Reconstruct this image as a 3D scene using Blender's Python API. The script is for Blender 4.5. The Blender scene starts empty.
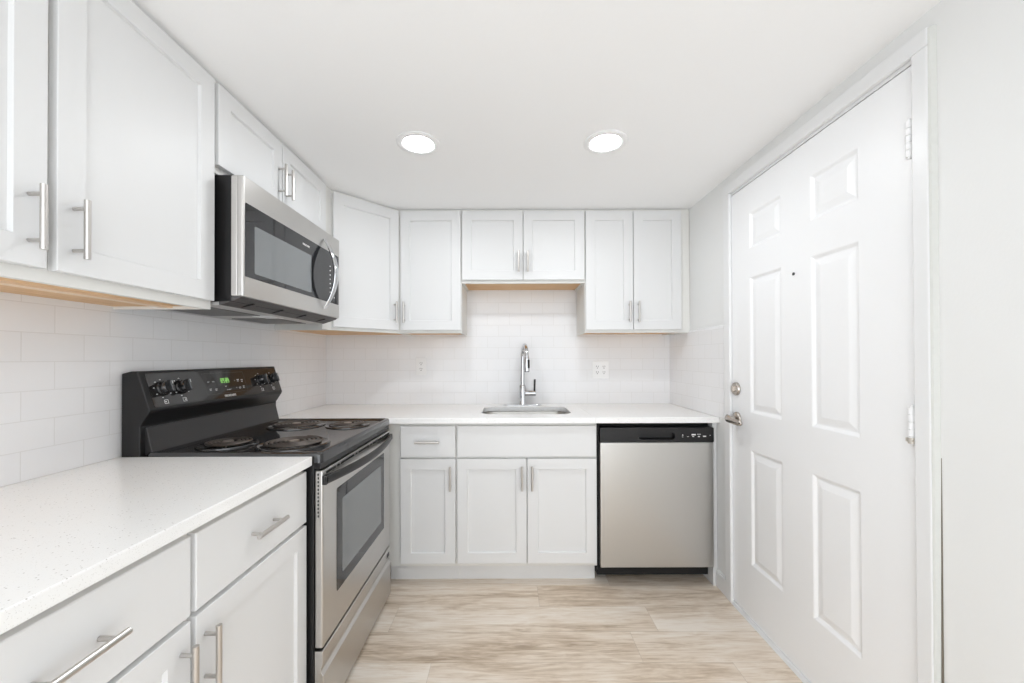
import bpy, bmesh, math, random
from mathutils import Vector, Matrix, Euler
R = math.radians
PI = math.pi
random.seed(7)
sc = bpy.context.scene
COL = sc.collection

# ------------------------------------------------------------------ camera
cam_d = bpy.data.cameras.new('camera')
cam = bpy.data.objects.new('camera', cam_d)
COL.objects.link(cam)
cam_d.sensor_fit = 'HORIZONTAL'
cam_d.sensor_width = 36.0
cam_d.lens = 398.0 / 1024.0 * 36.0
cam_d.shift_x = 2.5 / 1024.0
cam_d.shift_y = 13.7 / 1024.0
cam_d.clip_start = 0.02
cam.matrix_world = (Matrix.Translation((0, 0, 1.235)) @ Matrix.Rotation(R(90.4), 4, 'X') @ Matrix.Rotation(R(-0.17), 4, 'Z'))
sc.camera = cam

# ------------------------------------------------------------------ world, exposure
world = bpy.data.worlds.new('daylight_fill')  # even white world, added as fill through the open rear
sc.world = world
world.use_nodes = True
bg = world.node_tree.nodes['Background']
bg.inputs[0].default_value = (0.925, 0.968, 1.01, 1)
bg.inputs[1].default_value = 1.5
sc.view_settings.view_transform = 'Standard'
sc.view_settings.look = 'None'
sc.view_settings.gamma = 1.0
sc.view_settings.use_curve_mapping = False
sc.view_settings.exposure = 1.0
LAMP = 58.0                     # radiance of the recessed ceiling lamps
sc.cycles.use_denoising = True
sc.cycles.max_bounces = 14
sc.cycles.diffuse_bounces = 10
sc.cycles.glossy_bounces = 6
sc.cycles.sample_clamp_indirect = 6.0
sc.cycles.caustics_reflective = False

# ------------------------------------------------------------------ plan of the kitchen (metres; camera above the origin, looking +Y)
XL, XR = -1.286, 1.124          # left and right walls
YB = 2.786                      # back wall
YF = -1.0                       # open end towards the living room; rear wall left out for soft fill
ZC = 2.160                      # ceiling
TL, TB, TR = -1.278, 2.778, 1.117   # faces of the tiling
ZT = 0.914                      # counter top
ZU = 1.390                      # underside of wall cabinets


# ------------------------------------------------------------------ materials
def nmat(name):
    m = bpy.data.materials.new(name)
    m.use_nodes = True
    nt = m.node_tree
    return m, nt, nt.nodes['Principled BSDF']


def mat(name, col, rough=0.5, metal=0.0, spec=0.5, emit=None, es=0.0, coat=0.0):
    m, nt, b = nmat(name)
    b.inputs['Base Color'].default_value = (*col, 1)
    b.inputs['Roughness'].default_value = rough
    b.inputs['Metallic'].default_value = metal
    b.inputs['Specular IOR Level'].default_value = spec
    b.inputs['Coat Weight'].default_value = coat
    if emit:
        b.inputs['Emission Color'].default_value = (*emit, 1)
        b.inputs['Emission Strength'].default_value = es
    return m


def add_bump(m, scale, strength, dist=0.001, stretch=(1, 1, 1), detail=2.0):
    nt = m.node_tree
    b = nt.nodes['Principled BSDF']
    tc = nt.nodes.new('ShaderNodeTexCoord')
    mp = nt.nodes.new('ShaderNodeMapping')
    mp.inputs['Scale'].default_value = stretch
    no = nt.nodes.new('ShaderNodeTexNoise')
    no.inputs['Scale'].default_value = scale
    no.inputs['Detail'].default_value = detail
    bu = nt.nodes.new('ShaderNodeBump')
    bu.inputs['Strength'].default_value = strength
    bu.inputs['Distance'].default_value = dist
    nt.links.new(tc.outputs['Object'], mp.inputs[0])
    nt.links.new(mp.outputs[0], no.inputs['Vector'])
    nt.links.new(no.outputs[0], bu.inputs['Height'])
    nt.links.new(bu.outputs[0], b.inputs['Normal'])
    return no


def steel(name, col, rough, stretch):
    m = mat(name, col, rough, 1.0)
    no = add_bump(m, 60.0, 0.05, 0.0004, stretch, 3.0)
    nt = m.node_tree
    mr = nt.nodes.new('ShaderNodeMapRange')
    mr.inputs[3].default_value = rough - 0.05
    mr.inputs[4].default_value = rough + 0.07
    nt.links.new(no.outputs[0], mr.inputs[0])
    nt.links.new(mr.outputs[0], nt.nodes['Principled BSDF'].inputs['Roughness'])
    return m


def tile_mat(name, axis):
    m, nt, b = nmat(name)
    tc = nt.nodes.new('ShaderNodeTexCoord')
    sp = nt.nodes.new('ShaderNodeSeparateXYZ')
    cb = nt.nodes.new('ShaderNodeCombineXYZ')
    ad = nt.nodes.new('ShaderNodeMath')
    ad.operation = 'SUBTRACT'
    ad.inputs[1].default_value = 0.915
    nt.links.new(tc.outputs['Object'], sp.inputs[0])
    ph_ = nt.nodes.new('ShaderNodeMath')
    ph_.operation = 'SUBTRACT'
    ph_.inputs[1].default_value = 0.037 if axis == 1 else 0.0
    nt.links.new(sp.outputs[axis], ph_.inputs[0])
    nt.links.new(ph_.outputs[0], cb.inputs[0])
    nt.links.new(sp.outputs[2], ad.inputs[0])
    nt.links.new(ad.outputs[0], cb.inputs[1])
    br = nt.nodes.new('ShaderNodeTexBrick')
    br.offset = 0.5
    br.inputs['Scale'].default_value = 1.0
    br.inputs['Brick Width'].default_value = 0.1545
    br.inputs['Row Height'].default_value = 0.0785
    br.inputs['Mortar Size'].default_value = 0.0011
    br.inputs['Mortar Smooth'].default_value = 0.15
    br.inputs['Color1'].default_value = (0.80, 0.80, 0.81, 1)
    br.inputs['Color2'].default_value = (0.785, 0.785, 0.795, 1)
    br.inputs['Mortar'].default_value = (0.71, 0.705, 0.70, 1)
    nt.links.new(cb.outputs[0], br.inputs['Vector'])
    nt.links.new(br.outputs['Color'], b.inputs['Base Color'])
    bu = nt.nodes.new('ShaderNodeBump')
    bu.invert = True
    bu.inputs['Strength'].default_value = 0.5
    bu.inputs['Distance'].default_value = 0.0008
    nt.links.new(br.outputs['Fac'], bu.inputs['Height'])
    wv = nt.nodes.new('ShaderNodeTexNoise')
    wv.inputs['Scale'].default_value = 11.0
    nt.links.new(tc.outputs['Object'], wv.inputs['Vector'])
    b2 = nt.nodes.new('ShaderNodeBump')
    b2.inputs['Strength'].default_value = 0.12
    b2.inputs['Distance'].default_value = 0.004
    nt.links.new(wv.outputs[0], b2.inputs['Height'])
    nt.links.new(bu.outputs[0], b2.inputs['Normal'])
    nt.links.new(b2.outputs[0], b.inputs['Normal'])
    b.inputs['Roughness'].default_value = 0.12
    return m


def quartz_mat():
    m, nt, b = nmat('white_quartz')
    tc = nt.nodes.new('ShaderNodeTexCoord')
    base = (0.86, 0.86, 0.855, 1)
    last = None
    for (scale, lo, hi, col, amt) in ((210.0, 0.05, 0.12, (0.36, 0.34, 0.31, 1), 0.85), (430.0, 0.09, 0.2, (0.62, 0.61, 0.59, 1), 0.8)):
        vo = nt.nodes.new('ShaderNodeTexVoronoi')
        vo.inputs['Scale'].default_value = scale
        nt.links.new(tc.outputs['Object'], vo.inputs['Vector'])
        d = nt.nodes.new('ShaderNodeMapRange')
        d.inputs[1].default_value = 0.14
        d.inputs[2].default_value = 0.32
        d.inputs[3].default_value = 1.0
        d.inputs[4].default_value = 0.0
        nt.links.new(vo.outputs['Distance'], d.inputs[0])
        sep = nt.nodes.new('ShaderNodeSeparateColor')
        nt.links.new(vo.outputs['Color'], sep.inputs[0])
        k = nt.nodes.new('ShaderNodeMath')
        k.operation = 'LESS_THAN'
        k.inputs[1].default_value = hi
        nt.links.new(sep.outputs[0], k.inputs[0])
        mu = nt.nodes.new('ShaderNodeMath')
        mu.operation = 'MULTIPLY'
        nt.links.new(d.outputs[0], mu.inputs[0])
        nt.links.new(k.outputs[0], mu.inputs[1])
        m2 = nt.nodes.new('ShaderNodeMath')
        m2.operation = 'MULTIPLY'
        m2.inputs[1].default_value = amt
        nt.links.new(mu.outputs[0], m2.inputs[0])
        mx = nt.nodes.new('ShaderNodeMix')
        mx.data_type = 'RGBA'
        nt.links.new(m2.outputs[0], mx.inputs[0])
        if last is None:
            mx.inputs[6].default_value = base
        else:
            nt.links.new(last, mx.inputs[6])
        mx.inputs[7].default_value = col
        last = mx.outputs[2]
    nt.links.new(last, b.inputs['Base Color'])
    b.inputs['Roughness'].default_value = 0.22
    return m


def wood_mat(name, c1, c2, stretch, rough=0.5):
    m, nt, b = nmat(name)
    tc = nt.nodes.new('ShaderNodeTexCoord')
    mp = nt.nodes.new('ShaderNodeMapping')
    mp.inputs['Scale'].default_value = stretch
    no = nt.nodes.new('ShaderNodeTexNoise')
    no.inputs['Scale'].default_value = 6.0
    no.inputs['Detail'].default_value = 6.0
    no.inputs['Distortion'].default_value = 0.4
    cr = nt.nodes.new('ShaderNodeValToRGB')
    cr.color_ramp.elements[0].position = 0.3
    cr.color_ramp.elements[1].position = 0.7
    cr.color_ramp.elements[0].color = (*c1, 1)
    cr.color_ramp.elements[1].color = (*c2, 1)
    nt.links.new(tc.outputs['Object'], mp.inputs[0])
    nt.links.new(mp.outputs[0], no.inputs['Vector'])
    nt.links.new(no.outputs[0], cr.inputs[0])
    nt.links.new(cr.outputs[0], b.inputs['Base Color'])
    b.inputs['Roughness'].default_value = rough
    return m


def floor_mat():
    m, nt, b = nmat('vinyl_planks')
    N, L = nt.nodes.new, nt.links.new

    def math_(op, a, bb=None):
        n = N('ShaderNodeMath')
        n.operation = op
        for i, v in enumerate((a, bb)):
            if v is None:
                continue
            if isinstance(v, (int, float)):
                n.inputs[i].default_value = v
            else:
                L(v, n.inputs[i])
        return n.outputs[0]
    tc = N('ShaderNodeTexCoord')
    sp = N('ShaderNodeSeparateXYZ')
    L(tc.outputs['Object'], sp.inputs[0])
    X, Y = sp.outputs[0], sp.outputs[1]
    v = math_('DIVIDE', math_('ADD', Y, 0.017), 0.182)
    row = math_('FLOOR', v)
    wn = N('ShaderNodeTexWhiteNoise')
    wn.noise_dimensions = '1D'
    L(row, wn.inputs['W'])
    u = math_('ADD', math_('DIVIDE', X, 1.22), math_('MULTIPLY', wn.outputs['Value'], 5.0))
    idx = math_('FLOOR', u)
    cb = N('ShaderNodeCombineXYZ')
    L(row, cb.inputs[0])
    L(idx, cb.inputs[1])
    w2 = N('ShaderNodeTexWhiteNoise')
    w2.noise_dimensions = '2D'
    L(cb.outputs[0], w2.inputs['Vector'])
    # grain coordinates shift from plank to plank
    gx = math_('ADD', math_('MULTIPLY', X, 1.0), math_('MULTIPLY', w2.outputs['Value'], 37.0))
    gy = math_('ADD', Y, math_('MULTIPLY', w2.outputs['Value'], 11.0))
    cg = N('ShaderNodeCombineXYZ')
    L(gx, cg.inputs[0])
    L(gy, cg.inputs[1])

    def noise(sx, sy, detail, dist, rough=0.6):
        mp = N('ShaderNodeMapping')
        mp.inputs['Scale'].default_value = (sx, sy, 1)
        L(cg.outputs[0], mp.inputs[0])
        n = N('ShaderNodeTexNoise')
        n.inputs['Scale'].default_value = 1.0
        n.inputs['Detail'].default_value = detail
        n.inputs['Distortion'].default_value = dist
        n.inputs['Roughness'].default_value = rough
        L(mp.outputs[0], n.inputs['Vector'])
        return n.outputs[0]
    big = noise(1.6, 9.0, 4.0, 1.0)
    fine = noise(4.5, 90.0, 8.0, 1.2, 0.72)
    knot = noise(4.0, 26.0, 3.0, 1.6)
    cr = N('ShaderNodeValToRGB')
    e = cr.color_ramp.elements
    e[0].position, e[0].color = 0.28, (0.37, 0.28, 0.20, 1)
    e[1].position, e[1].color = 0.72, (0.82, 0.745, 0.66, 1)
    k = e.new(0.42)
    k.color = (0.56, 0.445, 0.335, 1)
    k = e.new(0.55)
    k.color = (0.72, 0.615, 0.505, 1)
    t = math_('ADD', math_('MULTIPLY', big, 0.75), math_('ADD', math_('MULTIPLY', fine, 0.62), math_('MULTIPLY', knot, 0.45)))
    t = math_('ADD', math_('SUBTRACT', t, 0.355), math_('MULTIPLY', math_('SUBTRACT', w2.outputs['Value'], 0.5), 0.12))
    L(t, cr.inputs[0])
    # plank joints
    fv = math_('FRACT', v)
    dv = math_('MINIMUM', fv, math_('SUBTRACT', 1.0, fv))
    fu = math_('FRACT', u)
    du = math_('MINIMUM', fu, math_('SUBTRACT', 1.0, fu))
    jv = math_('LESS_THAN', dv, 0.006)
    ju = math_('LESS_THAN', du, 0.0009)
    j = math_('MAXIMUM', jv, ju)
    mx = N('ShaderNodeMix')
    mx.data_type = 'RGBA'
    mx.blend_type = 'MULTIPLY'
    L(math_('MULTIPLY', j, 0.28), mx.inputs[0])
    L(cr.outputs[0], mx.inputs[6])
    mx.inputs[7].default_value = (0.3, 0.25, 0.2, 1)
    L(mx.outputs[2], b.inputs['Base Color'])
    b.inputs['Roughness'].default_value = 0.42
    bu = N('ShaderNodeBump')
    bu.inputs['Strength'].default_value = 0.15
    bu.inputs['Distance'].default_value = 0.001
    L(fine, bu.inputs['Height'])
    L(bu.outputs[0], b.inputs['Normal'])
    return m


M = {}
M['wall'] = mat('wall_paint', (0.775, 0.78, 0.775), 0.6)
add_bump(M['wall'], 130.0, 0.10, 0.002)
M['ceiling'] = mat('ceiling_paint', (0.90, 0.90, 0.90), 0.9)
add_bump(M['ceiling'], 90.0, 0.12, 0.002)
M['trim'] = mat('trim_paint', (0.78, 0.785, 0.79), 0.35)
M['door'] = mat('door_paint', (0.87, 0.875, 0.885), 0.38)
M['cab'] = mat('cabinet_paint', (0.715, 0.718, 0.72), 0.46)
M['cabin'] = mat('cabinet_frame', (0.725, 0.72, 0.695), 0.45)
M['tile_x'] = tile_mat('subway_tile_back', 0)
M['tile_y'] = tile_mat('subway_tile_side', 1)
M['quartz'] = quartz_mat()
M['floor'] = floor_mat()
M['birch'] = wood_mat('birch_ply', (0.58, 0.34, 0.15), (0.74, 0.49, 0.26), (1.2, 14, 14))
M['birch_light'] = wood_mat('birch_strip', (0.70, 0.52, 0.36), (0.80, 0.64, 0.48), (1.2, 14, 14))
M['nickel'] = mat('brushed_nickel', (0.60, 0.575, 0.55), 0.28, 1.0)
M['dark_nickel'] = mat('satin_nickel', (0.50, 0.46, 0.42), 0.25, 1.0)
M['steel'] = steel('stainless_steel', (0.60, 0.585, 0.565), 0.30, (1, 1, 30))
M['steel_v'] = steel('stainless_steel_vertical_grain', (0.57, 0.56, 0.54), 0.32, (30, 30, 1))
M['steel_edge'] = mat('pressed_steel', (0.72, 0.70, 0.68), 0.3, 1.0)
M['chrome'] = mat('chrome', (0.66, 0.67, 0.69), 0.06, 1.0)
M['black'] = mat('black_enamel', (0.014, 0.014, 0.015), 0.06, spec=0.85)
M['black_satin'] = mat('black_satin', (0.010, 0.0095, 0.010), 0.36, spec=0.38)
M['black_splash'] = mat('black_splash', (0.024, 0.023, 0.024), 0.38)
M['grille'] = mat('grille_black', (0.075, 0.07, 0.07), 0.5)
M['sink'] = mat('sink_steel', (0.46, 0.45, 0.43), 0.36, 1.0)
M['black_matte'] = mat('black_matte', (0.03, 0.028, 0.028), 0.55)
M['void'] = mat('dark_recess', (0.006, 0.006, 0.006), 0.8)
M['glass'] = mat('dark_glass', (0.016, 0.016, 0.018), 0.03, 0.0, 0.55)
M['screen'] = mat('perforated_screen', (0.15, 0.16, 0.165), 0.06, 0.0, 1.0)
M['panel_glass'] = mat('control_glass', (0.016, 0.014, 0.013), 0.06, 0.0, 0.7)
M['coil'] = mat('coil_element', (0.10, 0.085, 0.075), 0.42, 0.6)
M['coil_cap'] = mat('coil_cap', (0.42, 0.36, 0.32), 0.4, 0.8)
M['white_print'] = mat('white_print', (0.80, 0.80, 0.80), 0.5)
M['badge'] = mat('badge_metal', (0.82, 0.81, 0.80), 0.4)
M['led'] = mat('green_led', (0.05, 0.1, 0.03), 0.4, emit=(0.35, 0.85, 0.18), es=0.55)
M['plastic'] = mat('white_plastic', (0.84, 0.84, 0.84), 0.3)
M['grey_under'] = mat('grey_underside', (0.55, 0.54, 0.53), 0.45, 0.3)
M['filter'] = mat('grease_filter', (0.16, 0.155, 0.15), 0.5, 0.4)
M['lens'] = mat('lamp_lens', (0.9, 0.9, 0.9), 0.5, emit=(0.945, 0.975, 1.0), es=LAMP)
M['gap_shade'] = mat('painted_gap_shade', (0.16, 0.14, 0.11), 0.8)
M['bead'] = mat('caulk_bead', (0.60, 0.605, 0.58), 0.8)
add_bump(M['bead'], 60.0, 0.6, 0.004)
M['bronze'] = mat('aluminium_sill', (0.62, 0.58, 0.52), 0.4, 0.6)


# ------------------------------------------------------------------ mesh builder
class MB:
    def __init__(s):
        s.bm = bmesh.new()
        s.mi = 0

    def face(s, vs):
        try:
            f = s.bm.faces.new(vs)
            f.material_index = s.mi
            return f
        except ValueError:
            return None

    def box(s, x0, x1, y0, y1, z0, z1):
        v = [s.bm.verts.new((x, y, z)) for x in (x0, x1) for y in (y0, y1) for z in (z0, z1)]
        for q in ((0, 1, 3, 2), (4, 6, 7, 5), (0, 4, 5, 1), (2, 3, 7, 6), (0, 2, 6, 4), (1, 5, 7, 3)):
            s.face([v[i] for i in q])
        return s

    def rings(s, rings, closed=True, cap=True):
        """loft a list of equal-length point rings"""
        vr = [[s.bm.verts.new(p) for p in r] for r in rings]
        n = len(vr[0])
        for a, b in zip(vr, vr[1:]):
            for i in range(n if closed else n - 1):
                j = (i + 1) % n
                s.face([a[i], a[j], b[j], b[i]])
        if cap:
            s.face(list(reversed(vr[0])))
            s.face(vr[-1])
        return s

    def prism(s, prof, x0, x1):
        """profile of (y, z) points swept along x"""
        return s.rings([[(x0, y, z) for y, z in prof], [(x1, y, z) for y, z in prof]])

    def plate(s, poly, z0, z1):
        return s.rings([[(x, y, z0) for x, y in poly], [(x, y, z1) for x, y in poly]])

    def cyl(s, p0, p1, r0, r1=None, n=20):
        r1 = r0 if r1 is None else r1
        p0, p1 = Vector(p0), Vector(p1)
        d = (p1 - p0).normalized()
        a = d.orthogonal().normalized()
        b = d.cross(a)
        ring = lambda c, r: [c + (a * math.cos(2 * PI * i / n) + b * math.sin(2 * PI * i / n)) * r for i in range(n)]
        return s.rings([ring(p0, r0), ring(p1, r1)])

    def lathe(s, prof, c=(0, 0, 0), axis='Z', n=32, cap=True):
        """profile of (radius, height) turned about an axis"""
        c = Vector(c)
        rs = []
        for r, h in prof:
            ring = []
            for i in range(n):
                a = 2 * PI * i / n
                x, y = r * math.cos(a), r * math.sin(a)
                p = {'Z': (x, y, h), 'Y': (y, h, x), 'X': (h, x, y)}[axis]
                ring.append(c + Vector(p))
            rs.append(ring)
        return s.rings(rs, cap=cap)

    def tube(s, pts, r, n=12, flat=None, closed=False):
        pts = [Vector(p) for p in pts]
        rs = []
        up = None
        for i, p in enumerate(pts):
            t = (pts[min(i + 1, len(pts) - 1)] - pts[max(i - 1, 0)]).normalized()
            if up is None:
                up = t.orthogonal().normalized() if flat is None else Vector(flat)
            a = (up - t * up.dot(t)).normalized()
            up = a if flat is None else up
            b = t.cross(a)
            rr = r[i] if isinstance(r, list) else r
            ra, rb = rr if isinstance(rr, tuple) else (rr, rr)
            rs.append([p + a * (math.cos(2 * PI * k / n) * ra) + b * (math.sin(2 * PI * k / n) * rb) for k in range(n)])
        return s.rings(rs)

    def shift(s, mtx):
        bmesh.ops.transform(s.bm, matrix=mtx, verts=s.bm.verts)
        return s

    def build(s, name, mats, parent=None, bevel=0.0, smooth=None, loc=None, seg=2):
        bmesh.ops.recalc_face_normals(s.bm, faces=s.bm.faces)
        me = bpy.data.meshes.new(name)
        s.bm.to_mesh(me)
        s.bm.free()
        for m in (mats if isinstance(mats, (list, tuple)) else [mats]):
            me.materials.append(m)
        o = bpy.data.objects.new(name, me)
        COL.objects.link(o)
        if parent:
            o.parent = parent
        if loc:
            o.location = loc
        if smooth:
            me.polygons.foreach_set('use_smooth', [True] * len(me.polygons))
            me.set_sharp_from_angle(angle=R(smooth))
        if bevel:
            bv = o.modifiers.new('bevel', 'BEVEL')
            bv.width = bevel
            bv.segments = seg
            bv.limit_method = 'ANGLE'
            bv.angle_limit = R(35)
        return o


def rrect(x0, x1, y0, y1, r, n=6):
    out = []
    for cx, cy, a0 in ((x1 - r, y1 - r, 0), (x0 + r, y1 - r, 90), (x0 + r, y0 + r, 180), (x1 - r, y0 + r, 270)):
        for i in range(n + 1):
            a = R(a0 + 90 * i / n)
            out.append((cx + r * math.cos(a), cy + r * math.sin(a)))
    return out


def thing(name, label, cat, loc=(0, 0, 0), rot=0.0, group=None):
    o = bpy.data.objects.new(name, None)
    o.empty_display_size = 0.1
    COL.objects.link(o)
    o.location = loc
    o.rotation_euler = (0, 0, R(rot))
    return tag(o, label, cat, group)


def tag(o, label, cat, group=None):
    o['label'] = label
    o['category'] = cat
    if group:
        o['group'] = group
    return o


def struct(o, label=None):
    o['kind'] = 'structure'
    if label:
        o['label'] = label
    return o


def text_mesh(name, body, size, material, parent, matrix, depth=0.0004):
    cu = bpy.data.curves.new(name, 'FONT')
    cu.body = body
    cu.size = size
    cu.align_x = 'CENTER'
    cu.align_y = 'CENTER'
    cu.extrude = depth
    tmp = bpy.data.objects.new(name + '_tmp', cu)
    COL.objects.link(tmp)
    dg = bpy.context.evaluated_depsgraph_get()
    me = bpy.data.meshes.new_from_object(tmp.evaluated_get(dg))
    bpy.data.objects.remove(tmp)
    bpy.data.curves.remove(cu)
    me.materials.clear()
    me.materials.append(material)
    o = bpy.data.objects.new(name, me)
    COL.objects.link(o)
    o.parent = parent
    o.matrix_local = matrix
    return o


# ------------------------------------------------------------------ the room
struct(MB().box(-2.9, 1.4, YF, YB + 0.1, -0.08, 0).build('floor', M['floor']), 'light wood look plank floor')
struct(MB().box(-2.9, 1.4, YF, YB + 0.1, ZC, ZC + 0.1).build('ceiling', M['ceiling']), 'plain white ceiling')
struct(MB().box(XL - 0.1, XR + 0.12, YB, YB + 0.1, 0, ZC).build('wall_back', M['wall']))
struct(MB().box(XL - 0.1, XL, YF, YB, 0, ZC).build('wall_left', M['wall']))
DY0, DY1, DZ = 1.085, 2.020, 2.052            # doorway in the right wall
w = MB()
w.box(XR, XR + 0.12, YF, DY0 - 0.02, 0, ZC)
w.box(XR, XR + 0.12, DY1 + 0.02, YB, 0, ZC)
w.box(XR, XR + 0.12, DY0 - 0.02, DY1 + 0.02, DZ + 0.02, ZC)
struct(w.build('wall_right', M['wall']))

# tiled backsplashes
struct(MB().box(XL, XR, TB, YB, ZT - 0.02, 1.71).build('trim_1', M['tile_x']), 'white subway tile backsplash on back wall')
struct(MB().box(XL, TL, 0.36, TB, ZT - 0.02, 1.44).build('trim_2', M['tile_y']), 'white subway tile backsplash on left wall')
struct(MB().box(TR, XR, 2.075, TB, ZT + 0.0005, 1.402).build('trim_3', M['tile_y'], bevel=0.002), 'white subway tile return on right wall')

# door frame: casing, jamb, sill
c = MB()
CF = XR - 0.016
c.box(CF, XR, 1.049, 1.093, 0, 2.062)
c.box(CF, XR, 2.006, 2.058, 0, 2.062)
c.box(CF, XR, 1.049, 2.058, 2.062, 2.112)
struct(c.build('trim_4', M['trim'], bevel=0.004), 'white painted door casing')
j = MB()
j.box(XR, XR + 0.12, DY0 - 0.02, DY0, 0, DZ + 0.02)
j.box(XR, XR + 0.12, DY1, DY1 + 0.02, 0, DZ + 0.02)
j.box(XR, XR + 0.12, DY0, DY1, DZ, DZ + 0.02)
j.box(XR + 0.045, XR + 0.06, DY0, DY0 + 0.012, 0, DZ)
j.box(XR + 0.045, XR + 0.06, DY1 - 0.012, DY1, 0, DZ)
j.box(XR + 0.045, XR + 0.06, DY0, DY1, DZ - 0.012, DZ)
struct(j.build('trim_5', M['trim']), 'white door jamb')
s_ = MB()
s_.prism([(0, 0), (0.15, 0), (0.15, 0.008), (0.03, 0.014), (0.006, 0.014)], -(DY1 - DY0) / 2, (DY1 - DY0) / 2)
so = s_.build('trim_6', M['trim'], loc=(XR - 0.014, (DY0 + DY1) / 2, 0))
so.rotation_euler = (0, 0, R(-90))
struct(so, 'painted door sill')
struct(MB().rings([[(XR + 0.001, y, 0), (XR - 0.0075, y, 0), (XR + 0.001, y, 1.10)] for y in (1.0372, 1.0395)]).build('trim_7', M['gap_shade']), 'dark wedge painted as gap shade beside door casing')  # solid wedge, its dark colour stands in for the shaded gap
b_ = MB()
b_.box(XR - 0.013, XR, 2.058, 2.155, 0, 0.085)
b_.prism([(0, 0)] * 0 or [(2.058, 0.085), (2.155, 0.085), (2.155, 0.093), (2.058, 0.093)], XR - 0.009, XR)
struct(b_.build('baseboard_right', M['trim'], bevel=0.003))

struct(MB().rings([[(XR + 0.0005, 1.0492, z), (XR - 0.0145, 1.0492, z), (XR - 0.011, 1.0445, z), (XR + 0.0005, 1.0385, z)] for z in (0, 2.108)]).build('trim_8', M['bead'], bevel=0.001), 'rough bead of filler along door casing')
# six-panel door
DW_, DH = DY1 - DY0 - 0.006, DZ - 0.018
door = MB()
yc = (DY0 + DY1) / 2
xs = sorted(-(y - yc) for y in (DY0 + 0.003, 1.279, 1.484, 1.645, 1.862, DY1 - 0.003))
zs = [0.016, 0.266, 0.803, 0.975, 1.610, 1.742, 1.912, DZ - 0.004]
for i in range(5):
    for k in range(7):
        x0, x1, z0, z1 = xs[i], xs[i + 1], zs[k], zs[k + 1]
        if i in (1, 3) and k in (1, 3, 5):
            prof = ((0, 0.0), (0.004, 0.0015), (0.013, 0.0085), (0.019, 0.0085), (0.040, 0.0025), (0.044, 0.0018))
            rr = [[(x0 + d, y, z0 + d), (x1 - d, y, z0 + d), (x1 - d, y, z1 - d), (x0 + d, y, z1 - d)] for d, y in prof]
            vr = [[door.bm.verts.new(p) for p in r] for r in rr]
            for a, b in zip(vr, vr[1:]):
                for q in range(4):
                    door.face([a[q], a[(q + 1) % 4], b[(q + 1) % 4], b[q]])
            door.face(vr[-1])
        else:
            door.face([door.bm.verts.new(p) for p in ((x0, 0, z0), (x1, 0, z0), (x1, 0, z1), (x0, 0, z1))])
bmesh.ops.remove_doubles(door.bm, verts=door.bm.verts, dist=1e-5)
x0, x1, z0, z1 = xs[0], xs[-1], zs[0], zs[-1]
door.face([door.bm.verts.new(p) for p in ((x0, 0.04, z0), (x0, 0.04, z1), (x1, 0.04, z1), (x1, 0.04, z0))])
for p, q in (((x0, z0), (x1, z0)), ((x1, z0), (x1, z1)), ((x1, z1), (x0, z1)), ((x0, z1), (x0, z0))):
    door.face([door.bm.verts.new(t) for t in ((p[0], 0, p[1]), (q[0], 0, q[1]), (q[0], 0.04, q[1]), (p[0], 0.04, p[1]))])
bmesh.ops.remove_doubles(door.bm, verts=door.bm.verts, dist=1e-5)
door_o = struct(door.build('door_1', M['door']), 'white six-panel entry door')
door_o.location = (XR + 0.001, yc, 0)
door_o.rotation_euler = (0, 0, R(-90))


def dl(y):
    return -(y - yc)


# lever handle, deadbolt, peephole, hinges (local: x towards the camera, -y into the room)
lv = MB()
lx, lz = dl(1.968), 0.934
lv.lathe([(0.0325, 0.0), (0.0325, -0.004), (0.030, -0.009), (0.020, -0.013), (0.0125, -0.016), (0.0115, -0.045), (0.0, -0.045)], (lx, 0, lz), 'Y', 28, cap=False)
lv.tube([(lx - 0.006, -0.050, lz + 0.002), (lx + 0.008, -0.054, lz + 0.002), (lx + 0.03, -0.056, lz), (lx + 0.06, -0.055, lz - 0.004), (lx + 0.09, -0.051, lz - 0.008), (lx + 0.112, -0.047, lz - 0.008), (lx + 0.116, -0.046, lz - 0.008)],
        [(0.012, 0.008), (0.0195, 0.0125), (0.0185, 0.0115), (0.0155, 0.009), (0.0135, 0.008), (0.0105, 0.007), (0.004, 0.002)], 14, flat=(0, 0, 1))
lv.build('door_handle', M['dark_nickel'], door_o, smooth=50)['label'] = 'satin nickel lever handle'
db = MB()
bx, bz = dl(1.972), 1.079
db.lathe([(0.033, 0.0), (0.033, -0.006), (0.029, -0.012), (0.016, -0.014), (0.0, -0.014)], (bx, 0, bz), 'Y', 28, cap=False)
dbo = db.build('deadbolt', M['dark_nickel'], door_o, smooth=40)
dbo['label'] = 'round satin nickel deadbolt'
th = MB()
th.plate(rrect(-0.0045, 0.0045, -0.0145, 0.0145, 0.004), 0, 0.013)
th.shift(Matrix.Translation((bx, -0.013, bz)) @ Matrix.Rotation(R(90), 4, 'X'))
th.build('thumb_turn', M['dark_nickel'], dbo, smooth=40)
ph = MB()
ph.lathe([(0.006, 0), (0.006, -0.003), (0.0042, -0.0035), (0.0, -0.0025)], (dl(1.571), 0, 1.564), 'Y', 16, cap=False)
ph.build('peephole', M['black'], door_o, smooth=40)
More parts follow.
